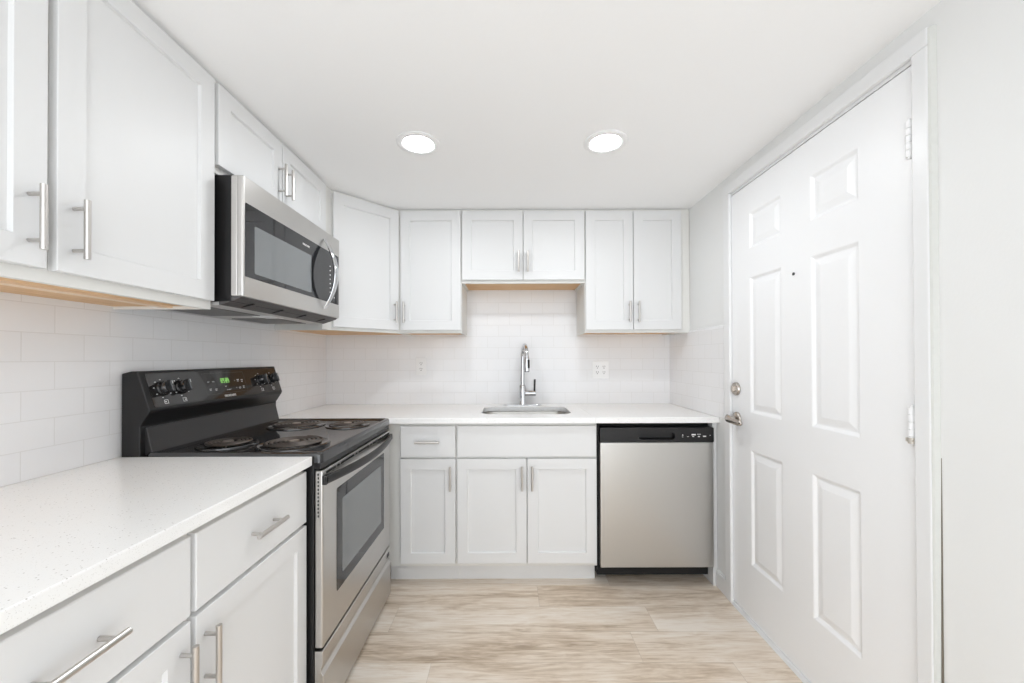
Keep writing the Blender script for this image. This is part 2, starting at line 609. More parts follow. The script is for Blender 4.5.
for hz, worn in ((1.842, False), (1.044, True), (0.24, False)):
    hg = MB()
    hx = dl(DY0 + 0.022)
    for k in range(5):
        hg.cyl((hx, -0.007, hz - 0.05 + 0.0203 * k), (hx, -0.007, hz - 0.05 + 0.0203 * k + 0.0188), 0.0088, n=16)
    hg.cyl((hx, -0.007, hz - 0.055), (hx, -0.007, hz + 0.056), 0.0045, n=12)
    hg.box(hx - 0.016, hx, -0.0030, 0.0, hz - 0.05, hz + 0.05)
    ho = hg.build('hinge', M['door'], door_o, smooth=40)
    if worn:
        wp = MB()
        wp.cyl((hx, -0.007, hz - 0.0500), (hx, -0.007, hz - 0.0335), 0.0093, n=16)
        wp.cyl((hx - 0.012, -0.009, hz - 0.045), (hx + 0.012, -0.013, hz - 0.041), 0.0022, n=10)
        wp.box(hx - 0.016, hx - 0.004, -0.010, -0.004, hz - 0.046, hz - 0.036)
        wp.build('knuckle', M['bronze'], ho, smooth=40)['label'] = 'bare metal knuckle with bent pin'


# ------------------------------------------------------------------ recessed lights
def ceiling_light(x, y, label):
    t = thing('ceiling_light', label, 'light', (x, y, ZC), 0, 'recessed ceiling lights')
    MB().lathe([(0.092, 0.0), (0.092, -0.003), (0.088, -0.0062), (0.069, -0.0075), (0.063, -0.004), (0.063, 0.0)], n=48, cap=False).build('trim_ring', M['plastic'], t, smooth=40)
    MB().lathe([(0.064, -0.0035), (0.045, -0.0048), (0.0001, -0.0055)], n=48, cap=False).build('lens', M['lens'], t, smooth=60)['label'] = 'glowing white lens'
    return t


ceiling_light(-0.389, 1.705, 'round recessed ceiling light on the left, nearer the microwave')
ceiling_light(0.414, 1.700, 'round recessed ceiling light on the right, nearer the entry door')


# ------------------------------------------------------------------ cabinet kit (local: x along the run, front towards -y, z from the base)
def bar_pull(parent, x, z, yf, vertical=True, L=0.130):
    h = MB()
    off, d = 0.030, 0.046
    if vertical:
        h.cyl((x, yf - off, z - L / 2), (x, yf - off, z + L / 2), 0.006, n=18)
        for q in (-d, d):
            h.cyl((x, yf, z + q), (x, yf - off, z + q), 0.0042, n=14)
    else:
        h.cyl((x - L / 2, yf - off, z), (x + L / 2, yf - off, z), 0.006, n=18)
        for q in (-d, d):
            h.cyl((x + q, yf, z), (x + q, yf - off, z), 0.0042, n=14)
    o = h.build('handle', M['nickel'], parent, smooth=40)
    return o


def shaker(x0, x1, z0, z1, yb, t=0.02, rail=0.057, rec=0.009):
    m = MB()
    yf = yb - t
    rect = lambda d, y: [(x0 + d, y, z0 + d), (x1 - d, y, z0 + d), (x1 - d, y, z1 - d), (x0 + d, y, z1 - d)]
    e = 0.0012
    m.rings([rect(0, yb), rect(0, yf + e), rect(e, yf), rect(rail, yf), rect(rail + 0.003, yf + rec), rect(rail + 0.004, yf + rec)])
    return m


def slab_front(x0, x1, z0, z1, yb, t=0.02):
    m = MB()
    yf = yb - t
    rect = lambda d, y: [(x0 + d, y, z0 + d), (x1 - d, y, z0 + d), (x1 - d, y, z1 - d), (x0 + d, y, z1 - d)]
    m.rings([rect(0, yb), rect(0, yf + 0.002), rect(0.002, yf)])
    return m


GU, GB = 'white shaker wall cabinets', 'white shaker base cabinets'
DF = 0.312                     # wall cabinet depth, wall to face frame


def wall_cabinet(label, loc, rot, x0, x1, h, doors, name='wall_cabinet', filler=None, cleats=False, top_gap=0.016, z0=0.018, hz=0.126, off=0.026):
    """doors: list of (x0, x1, handle side)"""
    t = thing(name, label, 'cabinet', loc, rot, GU)
    b = MB()
    lip = 0.016
    b.box(x0, x1, -DF, -0.001, lip, h)
    b.box(x0, x1, -DF, -DF + 0.019, 0, lip)                   # frame rail
    b.box(x0, x0 + 0.013, -DF + 0.019, -0.001, 0, lip)
    b.box(x1 - 0.013, x1, -DF + 0.019, -0.001, 0, lip)
    if filler:
        b.box(filler[0], filler[1], -DF, -DF + 0.019, 0, h)
        if filler[0] >= x1 - 0.001:
            b.box(x1, filler[1], -DF + 0.019, -0.001, 0.0, lip)
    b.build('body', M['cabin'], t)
    p = MB()
    p.box(x0 + 0.013, x1 - 0.013, -DF + 0.019, -0.001, lip - 0.007, lip - 0.0005)
    po = p.build('bottom_panel', M['birch'], t)
    po['label'] = 'bare wood underside'
    if cleats:
        q = MB()
        q.box(x0 + 0.013, x1 - 0.013, -0.20, -0.17, lip - 0.013, lip - 0.006)
        q.box((x0 + x1) / 2 - 0.012, (x0 + x1) / 2 + 0.012, -0.10, -0.012, lip - 0.014, lip - 0.006)
        q.build('cleat', M['birch_light'], t)
    for (a, c_, side) in doors:
        d = shaker(a, c_, z0, h - top_gap, -DF - 0.001).build('door', M['cab'], t)
        if side:
            bar_pull(d, (c_ - off) if side == 'r' else (a + off), hz, -DF - 0.021)
    return t


HU = ZC - ZU - 0.0015
# left wall: local x = world y
YM = 1.687                      # centre line of the range
wall_cabinet('tall white shaker wall cabinet with two doors nearest on left wall', (XL, 0, ZU + 0.006), 90, 0.370, 1.296, HU - 0.006,
             [(0.374, 0.820, 'r'), (0.8375, 1.2855, 'l')], cleats=True, z0=0.026, hz=0.122, off=0.032)
ZS = 1.852
hm = ZC - ZS - 0.0015
wall_cabinet('short white two-door wall cabinet directly above the microwave', (XL, 0, ZS), 90, 1.2975, 2.070, hm,
             [(1.302, 1.668, 'r'), (1.673, 2.066, 'l')], z0=0.021, hz=0.124, off=0.024)
# diagonal corner cabinet, one door
cx0, cy0 = XL, YB
t = thing('corner_wall_cabinet', 'tall white corner wall cabinet with a single diagonal door', 'cabinet', (cx0, cy0, ZU), 0, GU)
A, AX = 0.618, 0.597            # legs along the left and the back wall
poly = [(0.001, -0.001), (0.001, -A), (DF, -A), (AX, -DF), (AX, -0.001)]
b = MB()
b.plate(poly, 0.016, HU)
lipw = 0.013
b.plate([(0.001, -A), (DF, -A), (DF, -A + lipw), (0.001, -A + lipw)], 0, 0.016)
b.plate([(AX - lipw, -0.001), (AX - lipw, -DF), (AX, -DF), (AX, -0.001)], 0, 0.016)
b.plate([(DF, -A), (AX, -DF), (AX - 0.019, -DF), (DF, -A + 0.019)], 0, 0.016)
b.plate([(DF - 0.019, -A), (DF, -A), (DF, -A - 0.097), (DF - 0.019, -A - 0.097)], 0, HU)      # filler towards the microwave cabinet
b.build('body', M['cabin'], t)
p = MB()
p.plate([(0.002, -0.002), (0.002, -A + 0.013), (DF - 0.008, -A + 0.013), (AX - 0.013, -DF + 0.008), (AX - 0.013, -0.002)], 0.009, 0.0155)
p.build('bottom_panel', M['birch'], t)['label'] = 'bare wood underside'
dlen = math.hypot(AX - DF, A - DF)
ang = math.atan2(A - DF, AX - DF)
mid = Vector(((AX + DF) / 2, -(A + DF) / 2, 0))
d = shaker(-dlen / 2 + 0.006, dlen / 2 - 0.011, 0.018, HU - 0.016, -0.001)
d.shift(Matrix.Translation(mid) @ Matrix.Rotation(ang, 4, 'Z'))
d = d.build('door', M['cab'], t)
hnd = bar_pull(d, 0, 0, 0)
hnd.rotation_euler = (0, 0, ang)
hnd.location = mid + Vector((0, 0, 0.126)) + Matrix.Rotation(ang, 3, 'Z') @ Vector((dlen / 2 - 0.044, -0.021, 0))
# back wall
wall_cabinet('tall narrow single-door white wall cabinet between corner cabinet and sink cabinet', (0, YB, ZU), 0, -0.6885, -0.2955, HU,
             [(-0.672, -0.300, 'l')])
ZK = 1.700
hk = ZC - ZK - 0.0015
wall_cabinet('short white two-door wall cabinet above the sink faucet', (0, YB, ZK), 0, -0.295, 0.468, hk,
             [(-0.291, 0.084, 'r'), (0.088, 0.464, 'l')])
wall_cabinet('tall white two-door wall cabinet in the right corner above the dishwasher', (0, YB, ZU), 0, 0.4685, 1.076, HU,
             [(0.473, 0.7645, 'r'), (0.7685, 1.063, 'l')], filler=(1.076, XR - 0.002))


# base cabinets
def base_cabinet(label, loc, rot, x0, x1, depth, fronts, doors, name='base_cabinet', filler=None):
    t = thing(name, label, 'cabinet', loc, rot, GB)
    H = ZT - 0.030 - 0.0015
    b = MB()
    if name == 'sink_cabinet':               # open top for the bowl
        b.box(x0, x0 + 0.016, -depth + 0.019, -0.024, 0.105, H)
        b.box(x1 - 0.016, x1, -depth + 0.019, -0.024, 0.105, H)
        b.box(x0, x1, -depth + 0.019, -0.024, 0.105, 0.121)
        b.box(x0, x1, -depth, -depth + 0.019, 0.105, H)
    else:
        b.box(x0, x1, -depth, -0.024, 0.105, H)
    if filler:
        b.box(filler[0], filler[1], -depth, -depth + 0.019, 0.105, H)
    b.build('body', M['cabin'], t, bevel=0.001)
    k = MB()
    k.box(filler[0] if filler else x0, x1, -depth + 0.065, -depth + 0.085, 0, 0.105)
    k.build('toe_kick', M['cab'], t)
    for (a, c_, z0, z1, nm, hl) in fronts:
        f = slab_front(a, c_, z0, z1, -depth - 0.001).build(nm, M['cab'], t)
        if hl:
            bar_pull(f, (a + c_) / 2, (z0 + z1) / 2, -depth - 0.021, False)
    for (a, c_, side) in doors:
        d = shaker(a, c_, 0.128, 0.690, -depth - 0.001, rail=0.056).build('door', M['cab'], t)
        bar_pull(d, (c_ - 0.025) if side == 'r' else (a + 0.025), 0.690 - 0.099, -depth - 0.021)
    return t


DB = YB - 2.172
base_cabinet('narrow white base cabinet with one drawer and door beside the range', (0, YB, 0), 0, -0.594, -0.289, DB,
             [(-0.591, -0.294, 0.701, 0.868, 'drawer', True)], [(-0.591, -0.294, 'r')], filler=(-0.668, -0.594))
base_cabinet('wide white sink base cabinet with two doors under the faucet', (0, YB, 0), 0, -0.2885, 0.473, DB,
             [(-0.284, 0.468, 0.701, 0.868, 'false_drawer_front', False)], [(-0.284, 0.0895, 'r'), (0.0945, 0.468, 'l')], name='sink_cabinet')
DL = -0.685 - XL
base_cabinet('large white base cabinet with two drawers under the left counter', (XL, 0, 0), 90, 0.366, 1.3035, DL,
             [(0.369, 0.8315, 0.701, 0.866, 'drawer', True), (0.8455, 1.303, 0.701, 0.866, 'drawer', True)], [(0.369, 0.8315, 'r'), (0.8455, 1.303, 'l')])
tag(MB().box(1.098, XR - 0.002, 2.160, YB - 0.002, 0, ZT - 0.032).build('end_panel', M['cab'], bevel=0.001), 'narrow white end panel between the dishwasher and right wall', 'panel')

# ------------------------------------------------------------------ counters
tag(MB().box(TL + 0.001, -0.646, 0.352, 1.304, ZT - 0.029, ZT + 0.001).build('countertop', M['quartz'], bevel=0.0025), 'speckled white quartz countertop in the left foreground', 'countertop', 'white quartz countertops')


def slab(outer, hole, z0, z1):
    m = MB()
    loops = []
    for pts in (outer, hole):
        if not pts:
            continue
        vs = [m.bm.verts.new((x, y, z0)) for x, y in pts]
        loops += [m.bm.edges.new((vs[i], vs[(i + 1) % len(vs)])) for i in range(len(vs))]
    bmesh.ops.triangle_fill(m.bm, use_beauty=True, use_dissolve=False, edges=loops)
    r = bmesh.ops.extrude_face_region(m.bm, geom=list(m.bm.faces))
    bmesh.ops.translate(m.bm, vec=(0, 0, z1 - z0), verts=[v for v in r['geom'] if isinstance(v, bmesh.types.BMVert)])
    return m


SX0, SX1, SY0, SY1 = -0.166, 0.360, 2.275, 2.632
ct = thing('countertop', 'speckled white quartz countertop along the back wall around the sink', 'countertop', (0, 0, ZT - 0.03), 0, 'white quartz countertops')
X1 = 0.4575
slab([(TL + 0.001, TB - 0.001), (TL + 0.001, 2.070), (-0.646, 2.070), (-0.646, 2.130), (X1, 2.130), (X1, TB - 0.001)], rrect(SX0, SX1, SY0, SY1, 0.075, 8), 0, 0.03).build('slab', M['quartz'], ct, bevel=0.0022)
slab([(X1 + 0.0006, TB - 0.001), (X1 + 0.0006, 2.130), (XR - 0.0005, 2.130), (XR - 0.0005, TB - 0.001)], None, 0, 0.03).build('slab', M['quartz'], ct, bevel=0.0022)

# undermount sink
t = thing('kitchen_sink', 'undermount stainless steel sink set into the back counter', 'sink', ((SX0 + SX1) / 2, (SY0 + SY1) / 2, ZT - 0.032))
hx, hy = (SX1 - SX0) / 2, (SY1 - SY0) / 2
m = MB()
rr = []
for d, z, r in ((-0.022, -0.0005, 0.09), (0.004, -0.0005, 0.072), (0.006, -0.004, 0.07), (0.012, -0.16, 0.066), (0.030, -0.182, 0.055), (0.06, -0.188, 0.04)):
    rr.append([(x, y, z) for x, y in rrect(-hx + d, hx - d, -hy + d, hy - d, r, 8)])
vr = [[m.bm.verts.new(p) for p in r] for r in rr]
for a, b in zip(vr, vr[1:]):
    for q in range(len(a)):
        m.face([a[q], a[(q + 1) % len(a)], b[(q + 1) % len(a)], b[q]])
m.face(vr[-1])
m.build('basin', M['sink'], t, smooth=40)
MB().lathe([(0.045, -0.1875), (0.045, -0.185), (0.038, -0.1845), (0.034, -0.1875), (0.0001, -0.1875)], n=28, cap=False).build('drain', M['chrome'], t, smooth=40)

# faucet
FX, FY = 0.0885, 2.712
t = thing('faucet', 'chrome gooseneck pull-down kitchen faucet behind the sink', 'faucet', (FX, FY, ZT))
MB().plate(rrect(-0.128, 0.128, -0.028, 0.028, 0.027, 8), 0.0, 0.006).build('deck_plate', M['chrome'], t, bevel=0.0015, smooth=40)
MB().lathe([(0.027, 0.006), (0.026, 0.010), (0.0225, 0.03), (0.0215, 0.06), (0.0215, 0.130), (0.0185, 0.136), (0.0155, 0.138)], n=32).build('base', M['chrome'], t, smooth=40)
pts = [(0, 0, 0.136), (0, 0, 0.2), (0.001, 0, 0.27)]
for i in range(0, 16):
    a = PI * 0.98 * i / 15
    pts.append((0.002 + 0.020 * (1 - math.cos(a)) / 2, -0.080 * (1 - math.cos(a)), 0.325 + 0.080 * math.sin(a)))
pts.append((0.022, -0.160, 0.318))
MB().tube(pts, 0.0135, 16).build('spout', M['chrome'], t, smooth=50)
sh = MB()
sh.lathe([(0.0140, 0.332), (0.0175, 0.320), (0.0185, 0.285), (0.0195, 0.244), (0.0195, 0.236), (0.017, 0.234)], (0.022, -0.1605, 0), n=28)
sho = sh.build('spray_head', M['chrome'], t, smooth=40)
MB().plate(rrect(-0.0065, 0.0065, -0.028, 0.028, 0.006), 0, 0.006).shift(Matrix.Translation((0.0315, -0.1765, 0.283)) @ Matrix.Rotation(R(35), 4, 'Z') @ Matrix.Rotation(R(90), 4, 'X')).build('spray_button', M['black'], sho, smooth=40)
MB().lathe([(0.0165, 0.232), (0.0165, 0.237)], (0.022, -0.1605, 0), n=24).build('nozzle', M['black_satin'], sho, smooth=40)
lv = MB()
lv.cyl((0.018, 0, 0.081), (0.090, -0.008, 0.081), 0.0195, n=26)
lvo = lv.build('valve_body', M['chrome'], t, bevel=0.002, smooth=40)
MB().tube([(0.080, -0.008, 0.098), (0.081, -0.009, 0.125), (0.083, -0.010, 0.176)], [0.0062, 0.0064, 0.0066], 14).build('lever', M['black_satin'], lvo, smooth=40)


# ------------------------------------------------------------------ outlets
def outlet(label, x, z, gangs):
    w = 0.070 if gangs == 1 else 0.112
    t = thing('wall_outlet', label, 'outlet', (x, TB, z), 0, 'white electrical outlets')
    MB().plate(rrect(-w / 2, w / 2, -0.060, 0.060, 0.006), 0, 0.006).shift(Matrix.Rotation(R(90), 4, 'X')).build('cover_plate', M['plastic'], t, bevel=0.0015, smooth=40)
    for g in ([0] if gangs == 1 else [-0.023, 0.023]):
        for s in (-1, 1):
            f = MB().plate(rrect(-0.017, 0.017, -0.0145, 0.0145, 0.010), 0, 0.002)
            f.shift(Matrix.Translation((g, -0.006, 0.0195 * s)) @ Matrix.Rotation(R(90), 4, 'X'))
            fo = f.build('socket', M['plastic'], t, smooth=40)
            h = MB()
            for xx in (-0.0065, 0.0065):
                h.box(g + xx - 0.0013, g + xx + 0.0013, -0.0085, -0.0075, 0.0195 * s + 0.001, 0.0195 * s + 0.010)
            h.cyl((g, -0.0085, 0.0195 * s - 0.0065), (g, -0.0075, 0.0195 * s - 0.0065), 0.003, n=12)
            h.build('slot', M['void'], fo)
    return t


outlet('white four-socket outlet on the backsplash right of the faucet', 0.634, 1.150, 2)
outlet('white two-socket outlet on the backsplash left of the faucet', -0.616, 1.177, 1)

# ------------------------------------------------------------------ range (local x = world y, -y into the room)
RX = XL + 0.010
rng = thing('electric_range', 'black and stainless electric coil range against the left wall', 'range', (RX, YM, 0), 90)
W2 = 0.3745
fr = lambda X: -(X - RX)        # world X -> local y


def box_l(m, a, b, X0, X1, z0, z1):
    return m.box(a, b, -(X1 - RX), -(X0 - RX), z0, z1)


m = MB()
box_l(m, -W2 + 0.003, W2 - 0.003, RX + 0.002, -0.646, 0.02, 0.884)
for a in (-0.33, 0.33):
    for X in (-1.2, -0.72):
        m.cyl((a, fr(X), 0), (a, fr(X), 0.02), 0.014, n=12)
m.build('body', M['black_satin'], rng, bevel=0.002)
# cooktop with raised rim
ck = MB()
XB0, XF = RX + 0.072, -0.619
x0, x1, y0, y1 = -W2, W2, fr(XF), fr(XB0)
lvl = []
for d, z in ((0.0, 0.890), (0.0, 0.918), (0.004, 0.9255), (0.012, 0.9270), (0.017, 0.9255), (0.026, 0.9180), (0.032, 0.9165)):
    lvl.append([(x, y, z) for x, y in rrect(x0 + d, x1 - d, y0 + d, y1 - d, 0.016 if d < 0.01 else 0.012, 5)])
ck.rings(lvl)
ck.build('cooktop', M['black'], rng, smooth=30)
fp = MB()                       # front fascia below the cooktop rim
box_l(fp, -W2 + 0.004, W2 - 0.004, -0.70, -0.624, 0.868, 0.892)
fp.build('front_rail', M['black_satin'], rng, bevel=0.002)


def burner(a, X, rad):
    bo = MB()
    y = fr(X)
    R1 = rad + 0.014
    bo.lathe([(R1 + 0.004, 0.9168), (R1 + 0.003, 0.921), (R1 - 0.003, 0.9225), (R1 - 0.008, 0.920), (R1 - 0.018, 0.9172), (0.0001, 0.9169)], (a, y, 0), n=48, cap=False)
    b = bo.build('burner', M['black'], rng, smooth=40)
    sp = MB()
    turns = 5 if rad > 0.085 else 4
    n = turns * 36
    r0 = 0.024
    zc = 0.9285
    pts = []
    for i in range(n + 1):
        th = 2 * PI * turns * i / n
        r = r0 + (rad - 0.006 - r0) * i / n
        pts.append((a + r * math.cos(th), y + r * math.sin(th), zc))
    sp.tube(pts, (0.0036, 0.0052), 8, flat=(0, 0, 1))
    for ang in (90, 210, 330):   # support spider
        c, s = math.cos(R(ang)), math.sin(R(ang))
        sp.cyl((a + 0.01 * c, y + 0.01 * s, 0.9225), (a + (rad + 0.006) * c, y + (rad + 0.006) * s, 0.9225), 0.0022, n=8)
    sp.build('coil', M['coil'], b, smooth=60)
    MB().lathe([(0.018, 0.926), (0.018, 0.9325), (0.013, 0.9335), (0.0001, 0.9325)], (a, y, 0), n=24, cap=False).build('coil_cap', M['coil_cap'], b, smooth=40)


burner(1.478 - YM, -0.800, 0.106)
burner(1.475 - YM, -1.042, 0.080)
burner(1.886 - YM, -0.766, 0.080)
burner(1.880 - YM, -1.005, 0.106)

# backguard, swept along the width; profile in (depth from wall, z)
dz = lambda prof: [(-d, z) for d, z in prof]
MB().prism(dz([(0.004, 0.80), (0.004, 1.187), (0.034, 1.1945), (0.056, 1.195), (0.0975, 1.066), (0.094, 1.056), (0.066, 1.014), (0.066, 0.80)]), -W2 - 0.008, W2 + 0.004).build('backguard', M['black_satin'], rng, bevel=0.003)
MB().prism(dz([(0.060, 1.008), (0.070, 1.008), (0.092, 0.917), (0.060, 0.917)]), -W2 + 0.01, W2 - 0.01).build('splash_panel', M['black_splash'], rng, bevel=0.002)
vt = MB()
vt.prism(dz([(0.0905, 1.0545), (0.0730, 1.0280), (0.0720, 1.0285), (0.0895, 1.055)]), -0.27, 0.20)
vt.build('vent', M['void'], rng)
# control face frame: origin mid-slope
pt = Vector((0.0, -0.056, 1.195))
pb = Vector((0.0, -0.0975, 1.066))
up = (pt - pb).normalized()
nrm = Vector((0, -up.z, up.y))
if nrm.y > 0:
    nrm = -nrm
cen = (pt + pb) / 2
FM = Matrix(((1, up.x, nrm.x, cen.x), (0, up.y, nrm.y, cen.y), (0, up.z, nrm.z, cen.z), (0, 0, 0, 1)))
MB().plate(rrect(-0.362, 0.368, -0.060, 0.058, 0.006), -0.001, 0.0012).shift(FM).build('control_panel', M['panel_glass'], rng, smooth=30)
dp = MB()
for (a, b, c, d) in ((-0.122, 0.118, 0.047, 0.0478), (-0.122, 0.118, -0.0408, -0.040), (-0.1225, -0.1217, -0.040, 0.047), (0.1177, 0.1185, -0.040, 0.047)):
    dp.box(a, b, c, d, 0.001, 0.0016)
dpo = dp.shift(FM).build('display_border', M['grille'], rng)
led = MB()
for k in range(4):
    a = -0.030 + k * 0.0115 + (0.004 if k > 1 else 0)
    led.box(a, a + 0.008, 0.022, 0.0235, 0.0012, 0.0018)
    led.box(a, a + 0.008, 0.013, 0.0145, 0.0012, 0.0018)
    led.box(a, a + 0.008, 0.004, 0.0055, 0.0012, 0.0018)
    led.box(a + 0.0065, a + 0.008, 0.004, 0.0235, 0.0012, 0.0018)
    led.box(a, a + 0.0015, 0.0135 if k % 2 else 0.004, 0.0235, 0.0012, 0.0018)
led.shift(FM).build('display_digits', M['led'], rng)['label'] = 'green lit clock digits'
for (a, v, w, h) in ((-0.098, 0.012, 0.013, 0.003), (-0.072, 0.012, 0.013, 0.003), (-0.098, -0.020, 0.012, 0.008), (-0.068, -0.022, 0.012, 0.008),
                     (0.052, 0.010, 0.004, 0.004), (0.073, 0.010, 0.014, 0.010), (0.098, 0.007, 0.011, 0.011),
                     (0.052, -0.022, 0.004, 0.004), (0.073, -0.024, 0.014, 0.007), (0.098, -0.022, 0.010, 0.010), (-0.010, -0.012, 0.010, 0.004), (0.004, -0.027, 0.030, 0.003)):
    pr = MB()
    pr.box(a - w / 2, a + w / 2, v + h * 0.2, v + h * 0.45, 0.0012, 0.0016)
    pr.box(a - w / 2, a + w / 4, v - h * 0.45, v - h * 0.2, 0.0012, 0.0016)
    pr.shift(FM).build('printed_icon', M['white_print'], rng)
for kx in (-0.312, -0.234, 0.223, 0.311):
    pr = MB()
    for q in range(8):
        an = R(35 + q * 41.4 - 90 + 20)
        cx_, cy_ = kx + 0.0325 * math.cos(an), 0.002 + 0.0325 * math.sin(an)
        pr.box(cx_ - 0.0028, cx_ + 0.0028, cy_ - 0.0012, cy_ + 0.0012, 0.0012, 0.0016)
    for (a, c) in ((-0.008, -0.0068), (0.0068, 0.008)):
        pr.box(kx + a, kx + c, -0.052, -0.038, 0.0012, 0.0016)
    pr.box(kx - 0.008, kx + 0.008, -0.052, -0.0508, 0.0012, 0.0016)
    pr.box(kx - 0.008, kx + 0.008, -0.0392, -0.038, 0.0012, 0.0016)
    pr.box(kx - (0.004 if kx in (-0.312, 0.311) else -0.001), kx + (0.0 if kx in (-0.312, 0.311) else 0.005), -0.047, -0.043, 0.0012, 0.0016)
    pr.shift(FM).build('dial_marks', M['white_print'], rng)
text_mesh('badge', 'FRIGIDAIRE', 0.0135, M['badge'], rng, FM @ Matrix.Translation((0.0, -0.0525, 0.0014)))
for kx in (-0.312, -0.234, 0.223, 0.311):
    k = MB()
    k.lathe([(0.0262, 0.001), (0.0262, 0.006), (0.0228, 0.009), (0.0218, 0.026), (0.0200, 0.0288), (0.0001, 0.029)], (kx, 0.002, 0), n=28, cap=False)
    ko = k.shift(FM).build('knob', M['black'], rng, smooth=35)
    g = MB()
    g.box(kx - 0.0055, kx + 0.0055, 0.002 - 0.0205, 0.002 + 0.0205, 0.022, 0.041)
    g.shift(FM).build('grip', M['black'], ko, bevel=0.002)
    g = MB()
    g.box(kx - 0.0009, kx + 0.0009, 0.008, 0.020, 0.0405, 0.0413)
    g.shift(FM).build('pointer', M['white_print'], ko)

# oven door
XD0, XD1 = -0.6445, -0.618
od = MB()
od.plate(rrect(-W2 + 0.004, W2 - 0.004, fr(XD1), fr(XD0), 0.005, 3), 0.281, 0.864)
odo = od.build('oven_door', M['steel'], rng, bevel=0.002)
wa, wb, wz0, wz1 = 1.424 - YM, 1.955 - YM, 0.405, 0.772
wn = MB()
wn.plate(rrect(wa, wb, wz0, wz1, 0.006), -0.001, 0.0012)
wn.shift(Matrix.Translation((0, fr(XD1), 0)) @ Matrix.Rotation(R(90), 4, 'X'))
wno = wn.build('window', M['glass'], odo)
ig = MB()
ig.plate(rrect(wa + 0.045, wb - 0.045, wz0 + 0.045, wz1 - 0.050, 0.006), 0.0, 0.0016)
ig.shift(Matrix.Translation((0, fr(XD1), 0)) @ Matrix.Rotation(R(90), 4, 'X'))
ig.build('inner_glass', M['screen'], wno)
vs = MB()
for k in range(12):            # slots in the near edge of the door
    z = 0.852 - k * 0.0125
    box_l(vs, -W2 + 0.0030, -W2 + 0.0048, -0.6345, -0.6300, z - 0.0035, z + 0.0035)
sl = (0.085, 0.02, 0.155, 0.02, 0.13, 0.02, 0.11)
a = -W2 + 0.028
for k, L_ in enumerate((0.075, 0.020, 0.125, 0.020, 0.125, 0.020, 0.120, 0.020, 0.075)):
    box_l(vs, a, a + L_, -0.6185, -0.6172, 0.8485, 0.8565)
    a += L_ + 0.012
vs.build('vent_slots', M['void'], odo)
hd = MB()
n = 28
pts, rad = [], []
for i in range(n + 1):
    u = -1 + 2 * i / n
    s = 1 - u * u
    pts.append((u * (W2 - 0.014), fr(XD1 + 0.007 + 0.034 * s), 0.832 - 0.004 * s))
    rad.append((0.0155 + 0.001 * s, 0.0085))
hd.tube(pts, rad, 14, flat=(0, 0, 1))
for q in (-1, 1):
    hd.box(q * (W2 - 0.014) - 0.012, q * (W2 - 0.014) + 0.012, fr(XD1 + 0.012), fr(XD1), 0.818, 0.846)
hd.build('handle', M['black_satin'], odo, smooth=50)['label'] = 'bowed black door handle'
# storage drawer with a pressed crease
dr = MB()
X_ = -0.618
dr.prism([(fr(-0.6445), 0.016), (fr(-0.6445), 0.270), (fr(X_) + 0.002, 0.270), (fr(X_), 0.267), (fr(X_), 0.226), (fr(X_) + 0.006, 0.212), (fr(X_) + 0.006, 0.202), (fr(X_) - 0.002, 0.190), (fr(X_) - 0.002, 0.030), (fr(X_) + 0.006, 0.016)], -W2 + 0.004, W2 - 0.004)
dro = dr.build('storage_drawer', M['steel'], rng, bevel=0.0015)
nt_ = MB()
box_l(nt_, W2 - 0.060, W2 - 0.025, X_ - 0.004, X_ + 0.0015, 0.230, 0.250)
nt_.build('latch', M['black_satin'], dro, bevel=0.001)

# ------------------------------------------------------------------ over-the-range microwave
mw = thing('microwave', 'stainless over-the-range microwave with bowed chrome handle below short cabinet', 'microwave', (XL, YM, 1.412), 90)
RXm = XL
fm = lambda X: -(X - RXm)
Z0 = 1.412
YA, YE = 1.308 - YM, 2.046 - YM
m = MB()
m.box(YA + 0.002, YE - 0.002, fm(-0.916), -0.012, 1.424 - Z0, 1.843 - Z0)
m.build('body', M['black_satin'], mw, bevel=0.002)
m = MB()
m.box(YA + 0.004, YE - 0.004, fm(-0.955), -0.014, 0.000, 1.4242 - Z0)
bo = m.build('underside', M['grey_under'], mw, bevel=0.002)
f_ = MB()
for (a, b) in ((YA + 0.05, -0.06), (0.06, YE - 0.05)):
    f_.box(a, b, fm(-1.02), fm(-1.22), -0.002, 0.0008)
f_.build('grease_filter', M['filter'], bo)
l_ = MB()
l_.box(-0.05, 0.05, fm(-0.985), fm(-1.06), -0.0025, 0.0008)
l_.build('lamp_cover', M['plastic'], bo)
g_ = MB()
g_.prism([(fm(-0.884), 1.441 - Z0), (fm(-0.892), 1.434 - Z0), (fm(-0.952), 0.0015), (fm(-0.958), 0.001), (fm(-0.958), 1.441 - Z0)], YA + 0.003, YE - 0.003)
go = g_.build('vent_grille', M['grille'], mw, bevel=0.001)
for k in range(4):
    a = YA + 0.09 + k * 0.18
    gs = MB()
    gs.prism([(fm(-0.900), 1.428 - Z0 + 0.0008), (fm(-0.945), 0.0052 + 0.0005), (fm(-0.944), 0.0036), (fm(-0.899), 1.4264 - Z0)], a, a + 0.008)
    gs.build('slot', M['void'], go)
